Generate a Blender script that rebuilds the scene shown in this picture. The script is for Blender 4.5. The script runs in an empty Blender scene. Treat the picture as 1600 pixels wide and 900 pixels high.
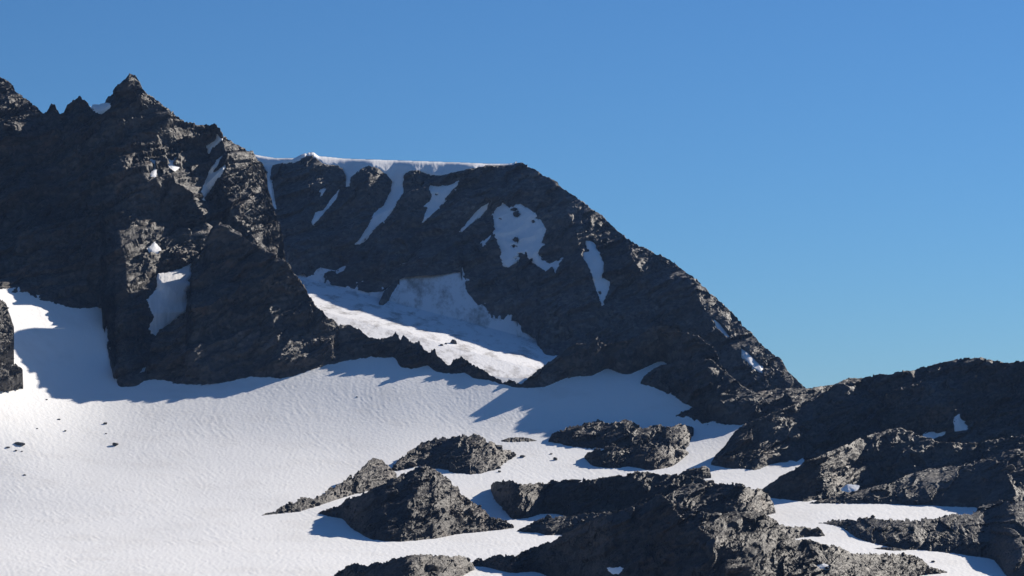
import bpy, math
import numpy as np

# ------------------------------------------------------------------ camera, sky, sun, exposure
S = bpy.context.scene
F, HZ = 3764.0, 800.0            # focal length and horizon row, in photo pixels of a 1600 px wide frame
cam_d = bpy.data.cameras.new('camera')
cam = bpy.data.objects.new('camera', cam_d)
S.collection.objects.link(cam)
cam.location = (0, 0, 0)
cam.rotation_euler = (math.radians(90), 0, 0)
cam_d.sensor_width = 36.0
cam_d.lens = 36.0 * F / 1600.0
cam_d.shift_y = (HZ - 450.0) / 1600.0
cam_d.clip_start = 1.0
cam_d.clip_end = 60000.0
S.camera = cam

SUN_AZ, SUN_EL = 42.0, 26.5      # degrees: to the right of the view direction, above the horizon
world = bpy.data.worlds.new('World')
S.world = world
world.use_nodes = True
nt = world.node_tree
bg = nt.nodes['Background']
sky = nt.nodes.new('ShaderNodeTexSky')
sky.sky_type = 'NISHITA'
sky.sun_disc = False
sky.sun_elevation = math.radians(SUN_EL)
sky.sun_rotation = math.radians(SUN_AZ)
sky.altitude = 2600.0
sky.air_density = 1.5
sky.dust_density = 0.0
sky.ozone_density = 10.0
deep = nt.nodes.new('ShaderNodeGamma')
deep.inputs['Gamma'].default_value = 1.1
tint = nt.nodes.new('ShaderNodeMix')
tint.data_type = 'RGBA'
tint.blend_type = 'MULTIPLY'
tint.inputs['Factor'].default_value = 1.0
tint.inputs['B'].default_value = (0.92, 0.985, 0.97, 1)
nt.links.new(sky.outputs['Color'], tint.inputs['A'])
nt.links.new(tint.outputs['Result'], deep.inputs['Color'])
nt.links.new(deep.outputs['Color'], bg.inputs['Color'])
bg.inputs['Strength'].default_value = 0.0455

sl = bpy.data.lights.new('sun', 'SUN')
sl.energy = 5.0
sl.angle = math.radians(0.5)
sl.color = (1.0, 0.92, 0.81)
sun = bpy.data.objects.new('sun', sl)
S.collection.objects.link(sun)
sun.rotation_euler = (math.radians(90 - SUN_EL), 0, math.radians(180 - SUN_AZ + 0))
# a sun lamp shines along its -Z: turn that away from the sun's place in the sky
from mathutils import Vector
_sd = Vector((math.sin(math.radians(SUN_AZ)) * math.cos(math.radians(SUN_EL)),
              math.cos(math.radians(SUN_AZ)) * math.cos(math.radians(SUN_EL)),
              math.sin(math.radians(SUN_EL))))
sun.rotation_euler = (-_sd).to_track_quat('-Z', 'Y').to_euler()
sun.location = _sd * 500

S.view_settings.view_transform = 'Standard'
S.view_settings.look = 'None'
S.view_settings.gamma = 1.0
S.view_settings.exposure = 0.58
S.view_settings.use_curve_mapping = False
S.render.engine = 'CYCLES'
S.cycles.max_bounces = 6
S.cycles.diffuse_bounces = 4

# ------------------------------------------------------------------ noise (vectorised)
def hsh(ix, iy, seed):
    h = (ix.astype(np.int64) * 374761393 + iy.astype(np.int64) * 668265263 + seed * 982451653) & 0xFFFFFFFF
    h = ((h ^ (h >> 13)) * 1274126177) & 0xFFFFFFFF
    h = ((h ^ (h >> 16)) * 2246822519) & 0xFFFFFFFF
    return ((h ^ (h >> 15)) & 0xFFFFFF) / float(0xFFFFFF)

def noise(u, v, seed=0):
    iu, iv = np.floor(u), np.floor(v)
    fu, fv = u - iu, v - iv
    su, sv = fu * fu * fu * (fu * (fu * 6 - 15) + 10), fv * fv * fv * (fv * (fv * 6 - 15) + 10)
    r = []
    for a in (0, 1):
        for b in (0, 1):
            an = hsh(iu + a, iv + b, seed) * 6.2831853
            r.append(np.cos(an) * (fu - a) + np.sin(an) * (fv - b))
    return 1.5 * ((r[0] * (1 - sv) + r[1] * sv) * (1 - su) + (r[2] * (1 - sv) + r[3] * sv) * su)

def fbm(u, v, seed=0, n=4, g=0.5):
    t, a = 0, 1.0
    for k in range(n):
        t = t + a * noise(u * 2 ** k, v * 2 ** k, seed + 17 * k)
        a *= g
    return t

def ridged(u, v, seed=0, n=4, g=0.5):
    t, a = 0, 1.0
    for k in range(n):
        t = t + a * (0.45 - np.abs(noise(u * 2 ** k, v * 2 ** k, seed + 29 * k)))
        a *= g
    return t

def facet(u, v, seed=0, tilt=1.0, step=0.5):
    """Blocks: every cell is a small plane of its own tilt and height."""
    iu, iv = np.floor(u), np.floor(v)
    best = np.full(u.shape, 1e9)
    out = np.zeros(u.shape)
    for a in (-1, 0, 1):
        for b in (-1, 0, 1):
            cu, cv = iu + a, iv + b
            pu, pv = cu + 0.1 + 0.8 * hsh(cu, cv, seed), cv + 0.1 + 0.8 * hsh(cu, cv, seed + 1)
            d = (u - pu) ** 2 + (v - pv) ** 2
            gu, gv = hsh(cu, cv, seed + 2) * 2 - 1, hsh(cu, cv, seed + 3) * 2 - 1
            val = tilt * (gu * (u - pu) + gv * (v - pv)) + step * (hsh(cu, cv, seed + 4) * 2 - 1)
            m = d < best
            best = np.where(m, d, best)
            out = np.where(m, val, out)
    return out

def sst(x, a, b):
    t = np.clip((x - a) / (b - a), 0, 1)
    return t * t * (3 - 2 * t)

def curve(pts, x):
    pts = np.array(pts, float)
    return np.interp(x, pts[:, 0], pts[:, 1])

def smooth1(a, n):
    if n < 1:
        return a
    k = np.exp(-0.5 * (np.arange(-3 * n, 3 * n + 1) / n) ** 2)
    k /= k.sum()
    return np.convolve(np.pad(a, 3 * n, mode='edge'), k, mode='valid')

def seg_dist(px, py, line):
    """distance to a polyline, and which side in x"""
    best = np.full(px.shape, 1e9)
    side = np.zeros(px.shape)
    along = np.zeros(px.shape)
    n = len(line) - 1
    for i in range(n):
        (ax, ay), (bx, by) = line[i][:2], line[i + 1][:2]
        dx, dy = bx - ax, by - ay
        t = np.clip(((px - ax) * dx + (py - ay) * dy) / (dx * dx + dy * dy + 1e-9), 0, 1)
        ex, ey = px - ax - t * dx, py - ay - t * dy
        d = np.hypot(ex, ey)
        m = d < best
        best = np.where(m, d, best)
        side = np.where(m, ex, side)
        along = np.where(m, (i + t) / n, along)
    return best, side, along

def poly_sd(px, py, poly):
    """signed distance, positive inside"""
    d, _, _ = seg_dist(px, py, list(poly) + [poly[0]])
    ins = np.zeros(px.shape, bool)
    n = len(poly)
    for i in range(n):
        (ax, ay), (bx, by) = poly[i], poly[(i + 1) % n]
        if ay == by:
            continue
        c = ((ay > py) != (by > py)) & (px < (bx - ax) * (py - ay) / (by - ay) + ax)
        ins ^= c
    return np.where(ins, d, -d)

# ------------------------------------------------------------------ mesh helpers
def mesh_obj(name, verts, quads, mat, smooth=False, tris=None):
    me = bpy.data.meshes.new(name)
    v = np.ascontiguousarray(verts, np.float32).reshape(-1, 3)
    q = np.ascontiguousarray(quads, np.int32).reshape(-1, 4)
    me.vertices.add(len(v))
    me.vertices.foreach_set('co', v.ravel())
    me.loops.add(q.size)
    me.loops.foreach_set('vertex_index', q.ravel())
    me.polygons.add(len(q))
    me.polygons.foreach_set('loop_start', np.arange(0, q.size, 4, dtype=np.int32))
    if smooth:
        me.polygons.foreach_set('use_smooth', np.ones(len(q), bool))
    me.update(calc_edges=True)
    me.validate()
    me.materials.append(mat)
    o = bpy.data.objects.new(name, me)
    S.collection.objects.link(o)
    return o

def grid_quads(nr, nc):
    i = np.arange(nr - 1)[:, None] * nc + np.arange(nc - 1)[None, :]
    return np.stack([i, i + 1, i + nc + 1, i + nc], -1).reshape(-1, 4)

def to_xyz(px, py, r):
    return np.stack([(px - 800.0) / F * r, r, (HZ - py) / F * r], -1)

def tag(o, label, cat=None, group=None, kind=None):
    o['label'] = label
    if cat:
        o['category'] = cat
    if group:
        o['group'] = group
    if kind:
        o['kind'] = kind
    return o

# ------------------------------------------------------------------ materials
def nodes_of(name):
    m = bpy.data.materials.new(name)
    m.use_nodes = True
    t = m.node_tree
    return m, t, t.nodes, t.links, t.nodes['Principled BSDF']

def rock_mat(name, dark, mid, light, rust, cell=0.45):
    m, t, N, L, b = nodes_of(name)
    geo = N.new('ShaderNodeNewGeometry')
    def tex(scale, detail=6.0, rough=0.6, dist=0.0, vec=None):
        n = N.new('ShaderNodeTexNoise')
        n.inputs['Scale'].default_value = scale
        n.inputs['Detail'].default_value = detail
        n.inputs['Roughness'].default_value = rough
        n.inputs['Distortion'].default_value = dist
        L.new(vec or geo.outputs['Position'], n.inputs['Vector'])
        return n
    def ramp(src, stops):
        r = N.new('ShaderNodeValToRGB')
        e = r.color_ramp.elements
        e[0].position, e[0].color = stops[0][0], (*stops[0][1], 1)
        e[1].position, e[1].color = stops[-1][0], (*stops[-1][1], 1)
        for p, c in stops[1:-1]:
            k = e.new(p)
            k.color = (*c, 1)
        L.new(src, r.inputs['Fac'])
        return r
    def mix(fac, a, bb, mode='MIX'):
        x = N.new('ShaderNodeMix')
        x.data_type = 'RGBA'
        x.blend_type = mode
        if isinstance(fac, float):
            x.inputs['Factor'].default_value = fac
        else:
            L.new(fac, x.inputs['Factor'])
        L.new(a, x.inputs['A'])
        L.new(bb, x.inputs['B'])
        return x.outputs['Result']
    big = tex(0.02, 5, 0.6, 0.6)
    c1 = ramp(big.outputs['Fac'], [(0.32, dark), (0.5, mid), (0.68, light)])
    rz = tex(0.035, 4, 0.65, 1.0)
    c2 = ramp(rz.outputs['Fac'], [(0.54, (0, 0, 0)), (0.68, (1, 1, 1))])
    rc = N.new('ShaderNodeRGB')
    rc.outputs[0].default_value = (*rust, 1)
    col = mix(c2.outputs['Color'], c1.outputs['Color'], rc.outputs[0])
    # bands of the strata
    mp = N.new('ShaderNodeMapping')
    mp.inputs['Rotation'].default_value = (0.25, 0.42, 0.1)
    mp.inputs['Scale'].default_value = (0.03, 0.03, 0.35)
    L.new(geo.outputs['Position'], mp.inputs['Vector'])
    st = tex(1.0, 5, 0.7, 0.5, mp.outputs['Vector'])
    c3 = ramp(st.outputs['Fac'], [(0.3, (0.62, 0.62, 0.64)), (0.7, (1.3, 1.28, 1.25))])
    col = mix(0.75, col, c3.outputs['Color'], 'MULTIPLY')
    # single stones of different brightness
    vo = N.new('ShaderNodeTexVoronoi')
    vo.inputs['Scale'].default_value = cell
    L.new(geo.outputs['Position'], vo.inputs['Vector'])
    sep = N.new('ShaderNodeSeparateColor')
    L.new(vo.outputs['Color'], sep.inputs['Color'])
    c4 = ramp(sep.outputs['Red'], [(0.0, (0.5, 0.5, 0.52)), (0.6, (1.0, 1.0, 1.0)), (1.0, (1.6, 1.57, 1.53))])
    col = mix(0.8, col, c4.outputs['Color'], 'MULTIPLY')
    L.new(col, b.inputs['Base Color'])
    b.inputs['Roughness'].default_value = 0.7
    b.inputs['Specular IOR Level'].default_value = 0.35
    fine = tex(1.3, 6, 0.7)
    bp = N.new('ShaderNodeBump')
    bp.inputs['Strength'].default_value = 0.7
    bp.inputs['Distance'].default_value = 0.5
    L.new(fine.outputs['Fac'], bp.inputs['Height'])
    # every block turns its own way: two sizes of broken faces
    def vm(op, a, bb):
        n = N.new('ShaderNodeVectorMath')
        n.operation = op
        for i, q in enumerate((a, bb)):
            if isinstance(q, tuple):
                n.inputs[i].default_value = q
            elif q is not None:
                L.new(q, n.inputs[i])
        return n.outputs[0]
    wob = tex(0.5, 3, 0.6)
    wv = vm('SUBTRACT', wob.outputs['Color'], (0.5, 0.5, 0.5))
    nrm = bp.outputs['Normal']
    mk = tex(0.07 * cell / 0.45, 4, 0.6, 0.8)
    mr = ramp(mk.outputs['Fac'], [(0.40, (0.18, 0.18, 0.18)), (0.60, (1, 1, 1))])
    for sc, kk, wamp in ((cell * 0.6, 0.8, 2.5), (cell * 1.9, 0.8, 1.2)):
        pos = vm('ADD', geo.outputs['Position'], vm('MULTIPLY', wv, (wamp, wamp, wamp)))
        pos = vm('MULTIPLY', pos, (sc, sc, sc * 1.5))
        v2 = N.new('ShaderNodeTexVoronoi')
        v2.inputs['Scale'].default_value = 1.0
        L.new(pos, v2.inputs['Vector'])
        dv = vm('MULTIPLY', vm('SUBTRACT', v2.outputs['Color'], (0.5, 0.5, 0.5)), (kk, kk, kk))
        nrm = vm('ADD', nrm, vm('MULTIPLY', dv, mr.outputs['Color']))
    nrm = vm('NORMALIZE', nrm, None)
    L.new(nrm, b.inputs['Normal'])
    return m

def snow_mat(name, col, dirt=None, dirt_lo=0.55, dirt_hi=0.8, ripple=0.6, rscale=0.5, dscale=0.03, drop=1.0):
    m, t, N, L, b = nodes_of(name)
    geo = N.new('ShaderNodeNewGeometry')
    n1 = N.new('ShaderNodeTexNoise')
    n1.inputs['Scale'].default_value = dscale
    n1.inputs['Detail'].default_value = 8
    n1.inputs['Roughness'].default_value = 0.7
    mp = N.new('ShaderNodeMapping')
    mp.inputs['Scale'].default_value = (1.0, drop, drop)
    mp.inputs['Rotation'].default_value = (0, 0.35 if drop != 1 else 0, 0)
    L.new(geo.outputs['Position'], mp.inputs['Vector'])
    L.new(mp.outputs['Vector'], n1.inputs['Vector'])
    r = N.new('ShaderNodeValToRGB')
    r.color_ramp.elements[0].position = dirt_lo
    r.color_ramp.elements[1].position = dirt_hi
    r.color_ramp.elements[0].color = (*col, 1)
    r.color_ramp.elements[1].color = (*(dirt or tuple(0.9 * c for c in col)), 1)
    L.new(n1.outputs['Fac'], r.inputs['Fac'])
    L.new(r.outputs['Color'], b.inputs['Base Color'])
    b.inputs['Roughness'].default_value = 0.75
    b.inputs['Specular IOR Level'].default_value = 0.2
    n2 = N.new('ShaderNodeTexNoise')
    n2.inputs['Scale'].default_value = rscale
    n2.inputs['Detail'].default_value = 5
    n2.inputs['Roughness'].default_value = 0.65
    L.new(geo.outputs['Position'], n2.inputs['Vector'])
    bp = N.new('ShaderNodeBump')
    bp.inputs['Strength'].default_value = ripple
    bp.inputs['Distance'].default_value = 0.35
    L.new(n2.outputs['Fac'], bp.inputs['Height'])
    L.new(bp.outputs['Normal'], b.inputs['Normal'])
    return m

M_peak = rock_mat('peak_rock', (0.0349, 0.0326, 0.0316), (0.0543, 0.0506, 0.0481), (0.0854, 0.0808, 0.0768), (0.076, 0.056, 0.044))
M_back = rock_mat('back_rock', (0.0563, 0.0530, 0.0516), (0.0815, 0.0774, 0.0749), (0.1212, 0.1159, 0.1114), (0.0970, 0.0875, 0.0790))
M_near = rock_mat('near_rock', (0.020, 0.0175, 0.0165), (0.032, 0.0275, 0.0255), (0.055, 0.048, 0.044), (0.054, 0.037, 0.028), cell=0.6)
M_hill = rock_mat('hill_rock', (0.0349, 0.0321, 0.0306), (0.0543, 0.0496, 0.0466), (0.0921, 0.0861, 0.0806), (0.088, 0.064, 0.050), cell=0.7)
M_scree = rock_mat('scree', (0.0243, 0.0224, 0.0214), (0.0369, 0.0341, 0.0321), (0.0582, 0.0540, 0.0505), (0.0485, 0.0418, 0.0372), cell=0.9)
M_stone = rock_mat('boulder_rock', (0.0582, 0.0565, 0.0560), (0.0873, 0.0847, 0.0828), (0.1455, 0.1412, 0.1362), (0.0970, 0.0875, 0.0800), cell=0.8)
M_snow = snow_mat('firn_snow', (0.88, 0.875, 0.86), (0.78, 0.765, 0.74), 0.5, 0.75, 0.28, 0.8)
M_patch = snow_mat('patch_snow', (0.88, 0.88, 0.89), (0.74, 0.73, 0.72), 0.5, 0.8, 0.4, 0.5)
M_ice = snow_mat('dirty_ice_snow', (0.86, 0.86, 0.87), (0.34, 0.325, 0.315), 0.5, 0.68, 0.5, 0.5, 0.09, 0.45)

# ------------------------------------------------------------------ the two snow sheets: distance as a function of the direction
G_R = [(380, 1470), (455, 1405), (520, 1358), (560, 1326), (590, 1292), (660, 1243), (700, 1205), (750, 1130), (800, 1046),
       (850, 957), (900, 866), (950, 775), (1000, 690), (1100, 540)]
G_L = [(380, 1400), (455, 1342), (520, 1294), (560, 1276), (590, 1253), (660, 1182), (700, 1142), (750, 1083), (800, 1014),
       (850, 936), (900, 853), (950, 770), (1000, 690), (1100, 540)]
_yy = np.arange(380, 1101, 2.0)
def _sm(c):
    return smooth1(curve(c, _yy), 8)
_gr, _gl = _sm(G_R), _sm(G_L)
def r_glacier(px, py):
    px, py = np.broadcast_arrays(np.asarray(px, float), np.asarray(py, float))
    w = np.clip(70 * np.log1p(np.exp((px - 60) / 70.0)) / 850.0, 0, 1.05)
    r = np.interp(py, _yy, _gl) * (1 - w) + np.interp(py, _yy, _gr) * w
    # the ramp of snow in the corrie at the left leans towards the sun
    return r - 0.53 * 35 * np.log1p(np.exp((145 - np.maximum(px, -100)) / 35.0)) * sst(-py, -800, -560)

def r_upper(px, py):
    px, py = np.broadcast_arrays(np.asarray(px, float), np.asarray(py, float))
    yl = 488 + (px - 510) * 0.272
    rl = 1488 - (px - 510) * 0.12
    d = yl - py
    return rl + np.where(d < 0, 1.5 * d, 2.3 * np.minimum(d, 45) + 0.6 * np.maximum(d - 45, 0))

# ------------------------------------------------------------------ rock bodies
class Rock:
    """A rock body: a front face from the line where it meets the snow up to its crest, and a back behind the crest."""
    def __init__(self, name, mat, top, base, contact, slope, ridges=(), patches=(), noise_amp=1.0, rag=2.0,
                 dome=0.0, step=1.3, ext=10.0, seed=1, strata=(0.58, 2.4), back=0.75, plateau=0.0, csm=4, cell=1.0,
                 round_top=0.0, wide=22, lift=0.4, calm=(), terr=0.5, body=None, decay=14.0):
        self.__dict__.update(locals())
        x0, x1 = top[0][0], top[-1][0]
        self.u = np.arange(x0, x1 + step * 0.5, step)
        u = self.u
        z = u * 0
        sc = np.clip(np.minimum(u - x0, x1 - u) / 10.0, 0, 1)
        if calm:
            sc = sc * curve(calm, u)
        self.yt = curve(top, u) - rag * sc * (0.9 * facet(u / 9.0, z + seed, seed + 50, 1.2, 0.6)
                                              + 0.7 * facet(u / 3.4, z + seed, seed + 60, 1.0, 0.6) + 0.8 * noise(u / 22.0, z, seed + 70))
        self.yb = curve(base, u) + 0.8 * noise(u / 7.0, z + 3.3, seed + 80) + sc * (1.0 * facet(u / 5.0, z + seed, seed + 81, 1.0, 0.8) + 1.2 * noise(u / 16.0, z, seed + 82))
        if calm:
            self.yt = self.yt + 2.5 * (1 - curve(calm, u))
        self.yt = np.minimum(self.yt, self.yb - 0.3)
        yb0 = curve(base, u)
        rc = contact(u, yb0) if callable(contact) else curve(contact, u)
        self.rc = smooth1(np.asarray(rc, float), csm)
        if body:
            rc_b = curve(body, u)
        self.ybs, self.yts = smooth1(self.yb, wide), smooth1(self.yt, wide)
        self.rcs = smooth1(np.asarray(rc, float), wide) if body is None else smooth1(rc_b, 10)

    def smooth_depth(self, px, py):
        yb = np.interp(px, self.u, self.yb)
        ybs = np.interp(px, self.u, self.ybs)
        yts = np.interp(px, self.u, self.yts)
        rc, rcs = np.interp(px, self.u, self.rc), np.interp(px, self.u, self.rcs)
        s = self.slope
        def prof(y):
            span = np.maximum(ybs - yts, 1.0)
            q = (ybs - y) / span
            return rcs + s * span * (q * (1 - self.dome) + self.dome * np.where(q > 0, np.clip(q, 0, 1.3) ** 2, 0))
        r = prof(py) + (rc - prof(yb)) * np.exp(-np.maximum(yb - py, 0) / self.decay)
        for line, prot, wl, wr, *tp in self.ridges:
            d, side, al = seg_dist(px, py, line)
            w = wl + (wr - wl) * sst(side / (d + 1.0), -1, 1)
            r = r - prot * (1 - (tp[0] if tp else 0) * al) * np.maximum(0, 1 - d / w) ** 1.2
        return r

    def rough(self, px, py, r, only_big=False):
        """metres of relief along the view, from the size of a buttress down to single blocks"""
        a, st = self.strata
        ca, sa = math.cos(a), math.sin(a)
        X, Y = (px - 800) * (r / F) / self.cell, (py - HZ) * (r / F) / self.cell
        U, V = (X * ca - Y * sa) / st, (X * sa + Y * ca)
        s = self.seed
        k = self.noise_amp * self.cell
        W1 = fbm(X / 22, Y / 22, s + 5, 3) * 4.0
        big = -9.0 * ridged((U + W1) / 38, (V + W1) / 32, s, 2) + 2.2
        big = big + 4.0 * noise((U + W1) / 24, (V + W1) / 20, s + 9)
        if only_big:
            return k * big
        d = 3.0 * facet((U + 1.5 * W1) / 26.0, (V + 1.5 * W1) / 20.0, s + 7, 0.9, 0.2) - 2.0 * ridged((U + W1) / 9.5, (V + W1) / 8.0, s + 13, 2)
        # broken ledges along the strata: a steep step, then a flat tread that catches the sun
        if self.terr:
            for lam, amp, sd in ((15.0, 0.62, 61), (6.0, 0.55, 67)):
                q = V / lam + 0.55 * fbm(U / (lam * 2.2), V / (lam * 1.6), s + sd, 3)
                f = q - np.floor(q)
                g = np.where(f > 0.38, 0.22 * (1 - f) / 0.62, 0.22 + 0.78 * (0.38 - f) / 0.38)
                msk = sst(noise(U / (lam * 2.5), V / (lam * 1.3), s + sd + 1), -0.25, 0.35)
                d = d + self.terr * amp * lam * msk * (g - (1 - f))
        rub = 0.3 + 0.9 * sst(fbm((U + W1) / 20, (V + W1) / 12, s + 71, 3), -0.25, 0.45)
        d = d + 5.0 * facet((U + W1) / 13.0, (V + W1) / 9.5, s + 11, 1.05, 0.25)
        d = d + 2.3 * facet((U + W1 * .6) / 5.4, (V + W1 * .4) / 4.0, s + 21, 1.15, 0.3) * (0.5 + 0.5 * rub)
        d = d + 1.1 * facet((U + W1 * .3) / 2.3, (V + .3 * W1) / 1.8, s + 31, 1.2, 0.4) * rub
        d = d + 0.5 * facet(X / 1.05, Y / 0.9, s + 41, 1.3, 0.45) * rub
        return k * big, k * d

    def patch_mask(self, px, py):
        m = np.zeros(px.shape)
        for p in self.patches:
            poly = p['poly']
            xs, ys = [q[0] for q in poly], [q[1] for q in poly]
            sel = (px > min(xs) - 8) & (px < max(xs) + 8) & (py > min(ys) - 8) & (py < max(ys) + 8)
            if sel.any():
                m[sel] = np.maximum(m[sel], sst(p_sd(px[sel], py[sel], p), -1.5, 1.2))
        return m

    def build(self):
        u, yb, yt = self.u, self.yb, self.yt
        span = (yb + self.ext - yt)
        nr = max(8, int(np.percentile(span, 96) / (self.step * 1.05)))
        t = np.linspace(0, 1, nr)[:, None]
        PX = np.repeat(u[None, :], nr, 0)
        PY = (yb + self.ext)[None, :] - t * span[None, :]
        R = self.smooth_depth(PX, PY)
        B, D = self.rough(PX, PY, R)
        fade = 0.25 + 0.75 * sst((yb[None, :] - PY), 0, 14)
        ends = np.clip(np.minimum(u - u[0], u[-1] - u) / 14.0, 0.1, 1)[None, :]
        pm = self.patch_mask(PX, PY)
        DD = D * fade * ends * (1 - 0.88 * pm)
        R = R + B * fade * ends + DD + 1.3 * min(1.0, self.cell) * pm
        PY = PY + self.lift * DD * F / R * sst(yb[None, :] - PY, 1, 12) * (0.3 + 0.7 * sst(PY - yt[None, :], 0, 20))
        PX = PX + 0.2 * DD * F / R * ends * np.sin(PX / 60.0 + self.seed)
        # small sideways shift so the rows do not show
        J = 0.8 * ends
        PX = PX + J * noise(PX / 3.0, PY / 3.0, self.seed + 91)
        V = to_xyz(PX, PY, R)
        crest = V[-1]
        rows = [V]
        dd = [1.5, 4, 8, 14, 24, 40, 65, 100, 150, 210]
        hgt = max(12.0, float(np.max((HZ - yt) / F * self.rc - (HZ - yb) / F * self.rc)) * 1.25 + 12)
        for d in dd:
            los = (HZ - yt) / F
            rise = (los - 0.02) * min(d, self.plateau) if self.plateau else 0
            drop = self.back * max(0, d - self.plateau)
            row = crest.copy()
            jit = noise(u / 9.0, u * 0 + d, self.seed + 5)
            row[:, 1] += d
            row[:, 0] += d * (u - 800) / F
            row[:, 2] += rise - drop + (0.06 * d * jit if d > self.plateau else -0.2)
            rows.append(row[None])
            if drop > hgt:
                break
        A = np.concatenate(rows, 0)
        o = mesh_obj(self.name, A, grid_quads(A.shape[0], A.shape[1]), self.mat)
        return o

def p_sd(px, py, p):
    sd = poly_sd(px, py, p['poly'])
    for h in p.get('holes', ()):
        hx, hy, hr = h
        sd = np.minimum(sd, np.hypot((px - hx) * 0.9, (py - hy) * 1.3) - hr + 2.2 * noise(px / 3.1, py / 2.7, 19) + 1.2 * facet(px / 2.5, py / 2.5, 23, 0.5, 0.8))
    n = 0.8 * fbm(px / 7.0, py / 5.0, 7, 3, 0.7) + 0.9 * facet(px / 5.0, py / 4.0, 29, 0.6, 0.7)
    return sd + n * p.get('rag', 1.0) + p.get('grow', 0)

def build_patch(rock, p, mat=None):
    poly = p['poly']
    xs, ys = [q[0] for q in poly], [q[1] for q in poly]
    st = 0.8
    u = np.arange(min(xs) - 4, max(xs) + 4, st)
    v = np.arange(min(ys) - 4, max(ys) + 4, st)
    PX, PY = np.meshgrid(u, v)
    PYc = PY
    if p.get('cap'):
        yt = np.interp(PX, rock.u, rock.yt)
        PYc = np.maximum(PY, yt - 2.6)
    sd = p_sd(PX, PYc, p)
    R = rock.smooth_depth(PX, PYc)
    X, Y = PX * R / F, PYc * R / F
    ybp = np.interp(PX, rock.u, rock.yb)
    R = R + rock.rough(PX, PYc, R, True) * (0.25 + 0.75 * sst(ybp - PYc, 0, 14))
    cs = min(1.0, rock.cell)
    R = R - cs * p.get('off', 0.9) * 0.55 * sst(sd, -0.5, p.get('ramp', 4)) + (1.5 if len(p['poly']) > 9 or max(xs) - min(xs) > 40 else 0.6) * cs * sst(-sd, -0.6, 2.0)
    R = R + 0.25 * fbm(X / 2.6 + Y / 9, Y / 4.0, 3, 3)
    if p.get('cap'):
        R = R + p.get('curl', 3.0) * np.exp(-np.maximum(PYc - np.interp(PX, rock.u, rock.yt) + 2.6, 0) / 2.0)
    V = to_xyz(PX, PYc, R)
    q = grid_quads(len(v), len(u))
    keep = (sd.ravel()[q] > -1.6).any(1)
    q = q[keep]
    used = np.unique(q)
    re = np.zeros(V.size // 3, np.int64)
    re[used] = np.arange(len(used))
    o = mesh_obj(p.get('name', 'snow_patch'), V.reshape(-1, 3)[used], re[q], mat or M_patch, smooth=True)
    tag(o, p['label'], 'snow patch', p.get('group'))
    return o

# ---- snow patches of the left peak
P_peak = [
    dict(poly=[(349, 241), (339, 262), (331, 271), (352, 257), (353, 264), (338, 284), (327, 300), (318, 313), (313, 299), (321, 281), (329, 262), (339, 249)],
         label='forked snow streak in the gully below the notch right of the pointed peak', group='snow patches on the left peak'),
    dict(poly=[(338, 209), (346, 218), (336, 229), (331, 226), (327, 238), (321, 228), (329, 224), (336, 219)],
         label='small bent snow scrap just under the skyline right of the pointed peak', group='snow patches on the left peak', rag=0.5),
    dict(poly=[(259, 245), (269, 250), (279, 241), (277, 250), (271, 257), (279, 261), (273, 266), (265, 258)],
         label='small bright snow fleck in the middle of the pointed peak face', group='snow patches on the left peak', rag=0.4, off=1.8),
    dict(poly=[(236, 250), (244, 250), (244, 262), (242, 275), (237, 274), (241, 262)],
         label='tiny snow dot left of the bright fleck on the pointed peak', group='snow patches on the left peak', rag=0.4),
    dict(poly=[(318, 395), (302, 409), (290, 416), (276, 424), (262, 428), (249, 429), (246, 440), (247, 450), (239, 460), (231, 470), (234, 484), (240, 495), (231, 516),
               (243, 526), (258, 511), (275, 499), (294, 483), (292, 465), (290, 455), (298, 445), (291, 440), (298, 428), (298, 415), (306, 405)],
         label='large blue shaded snow patch in the gully left of the dark buttress', group='snow patches on the left peak', off=1.4),
    dict(poly=[(242, 380), (250, 390), (247, 397), (235, 394), (232, 388)],
         label='little shaded snow diamond above the large gully patch', group='snow patches on the left peak', rag=0.4),
    dict(poly=[(143, 166), (160, 163), (172, 163), (168, 172), (160, 177), (150, 175)],
         label='snow wedge filling the notch just left of the pointed peak', group='snow patches on the left peak', rag=0.3, cap=1, off=2.2, curl=1.0),
]
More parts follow.
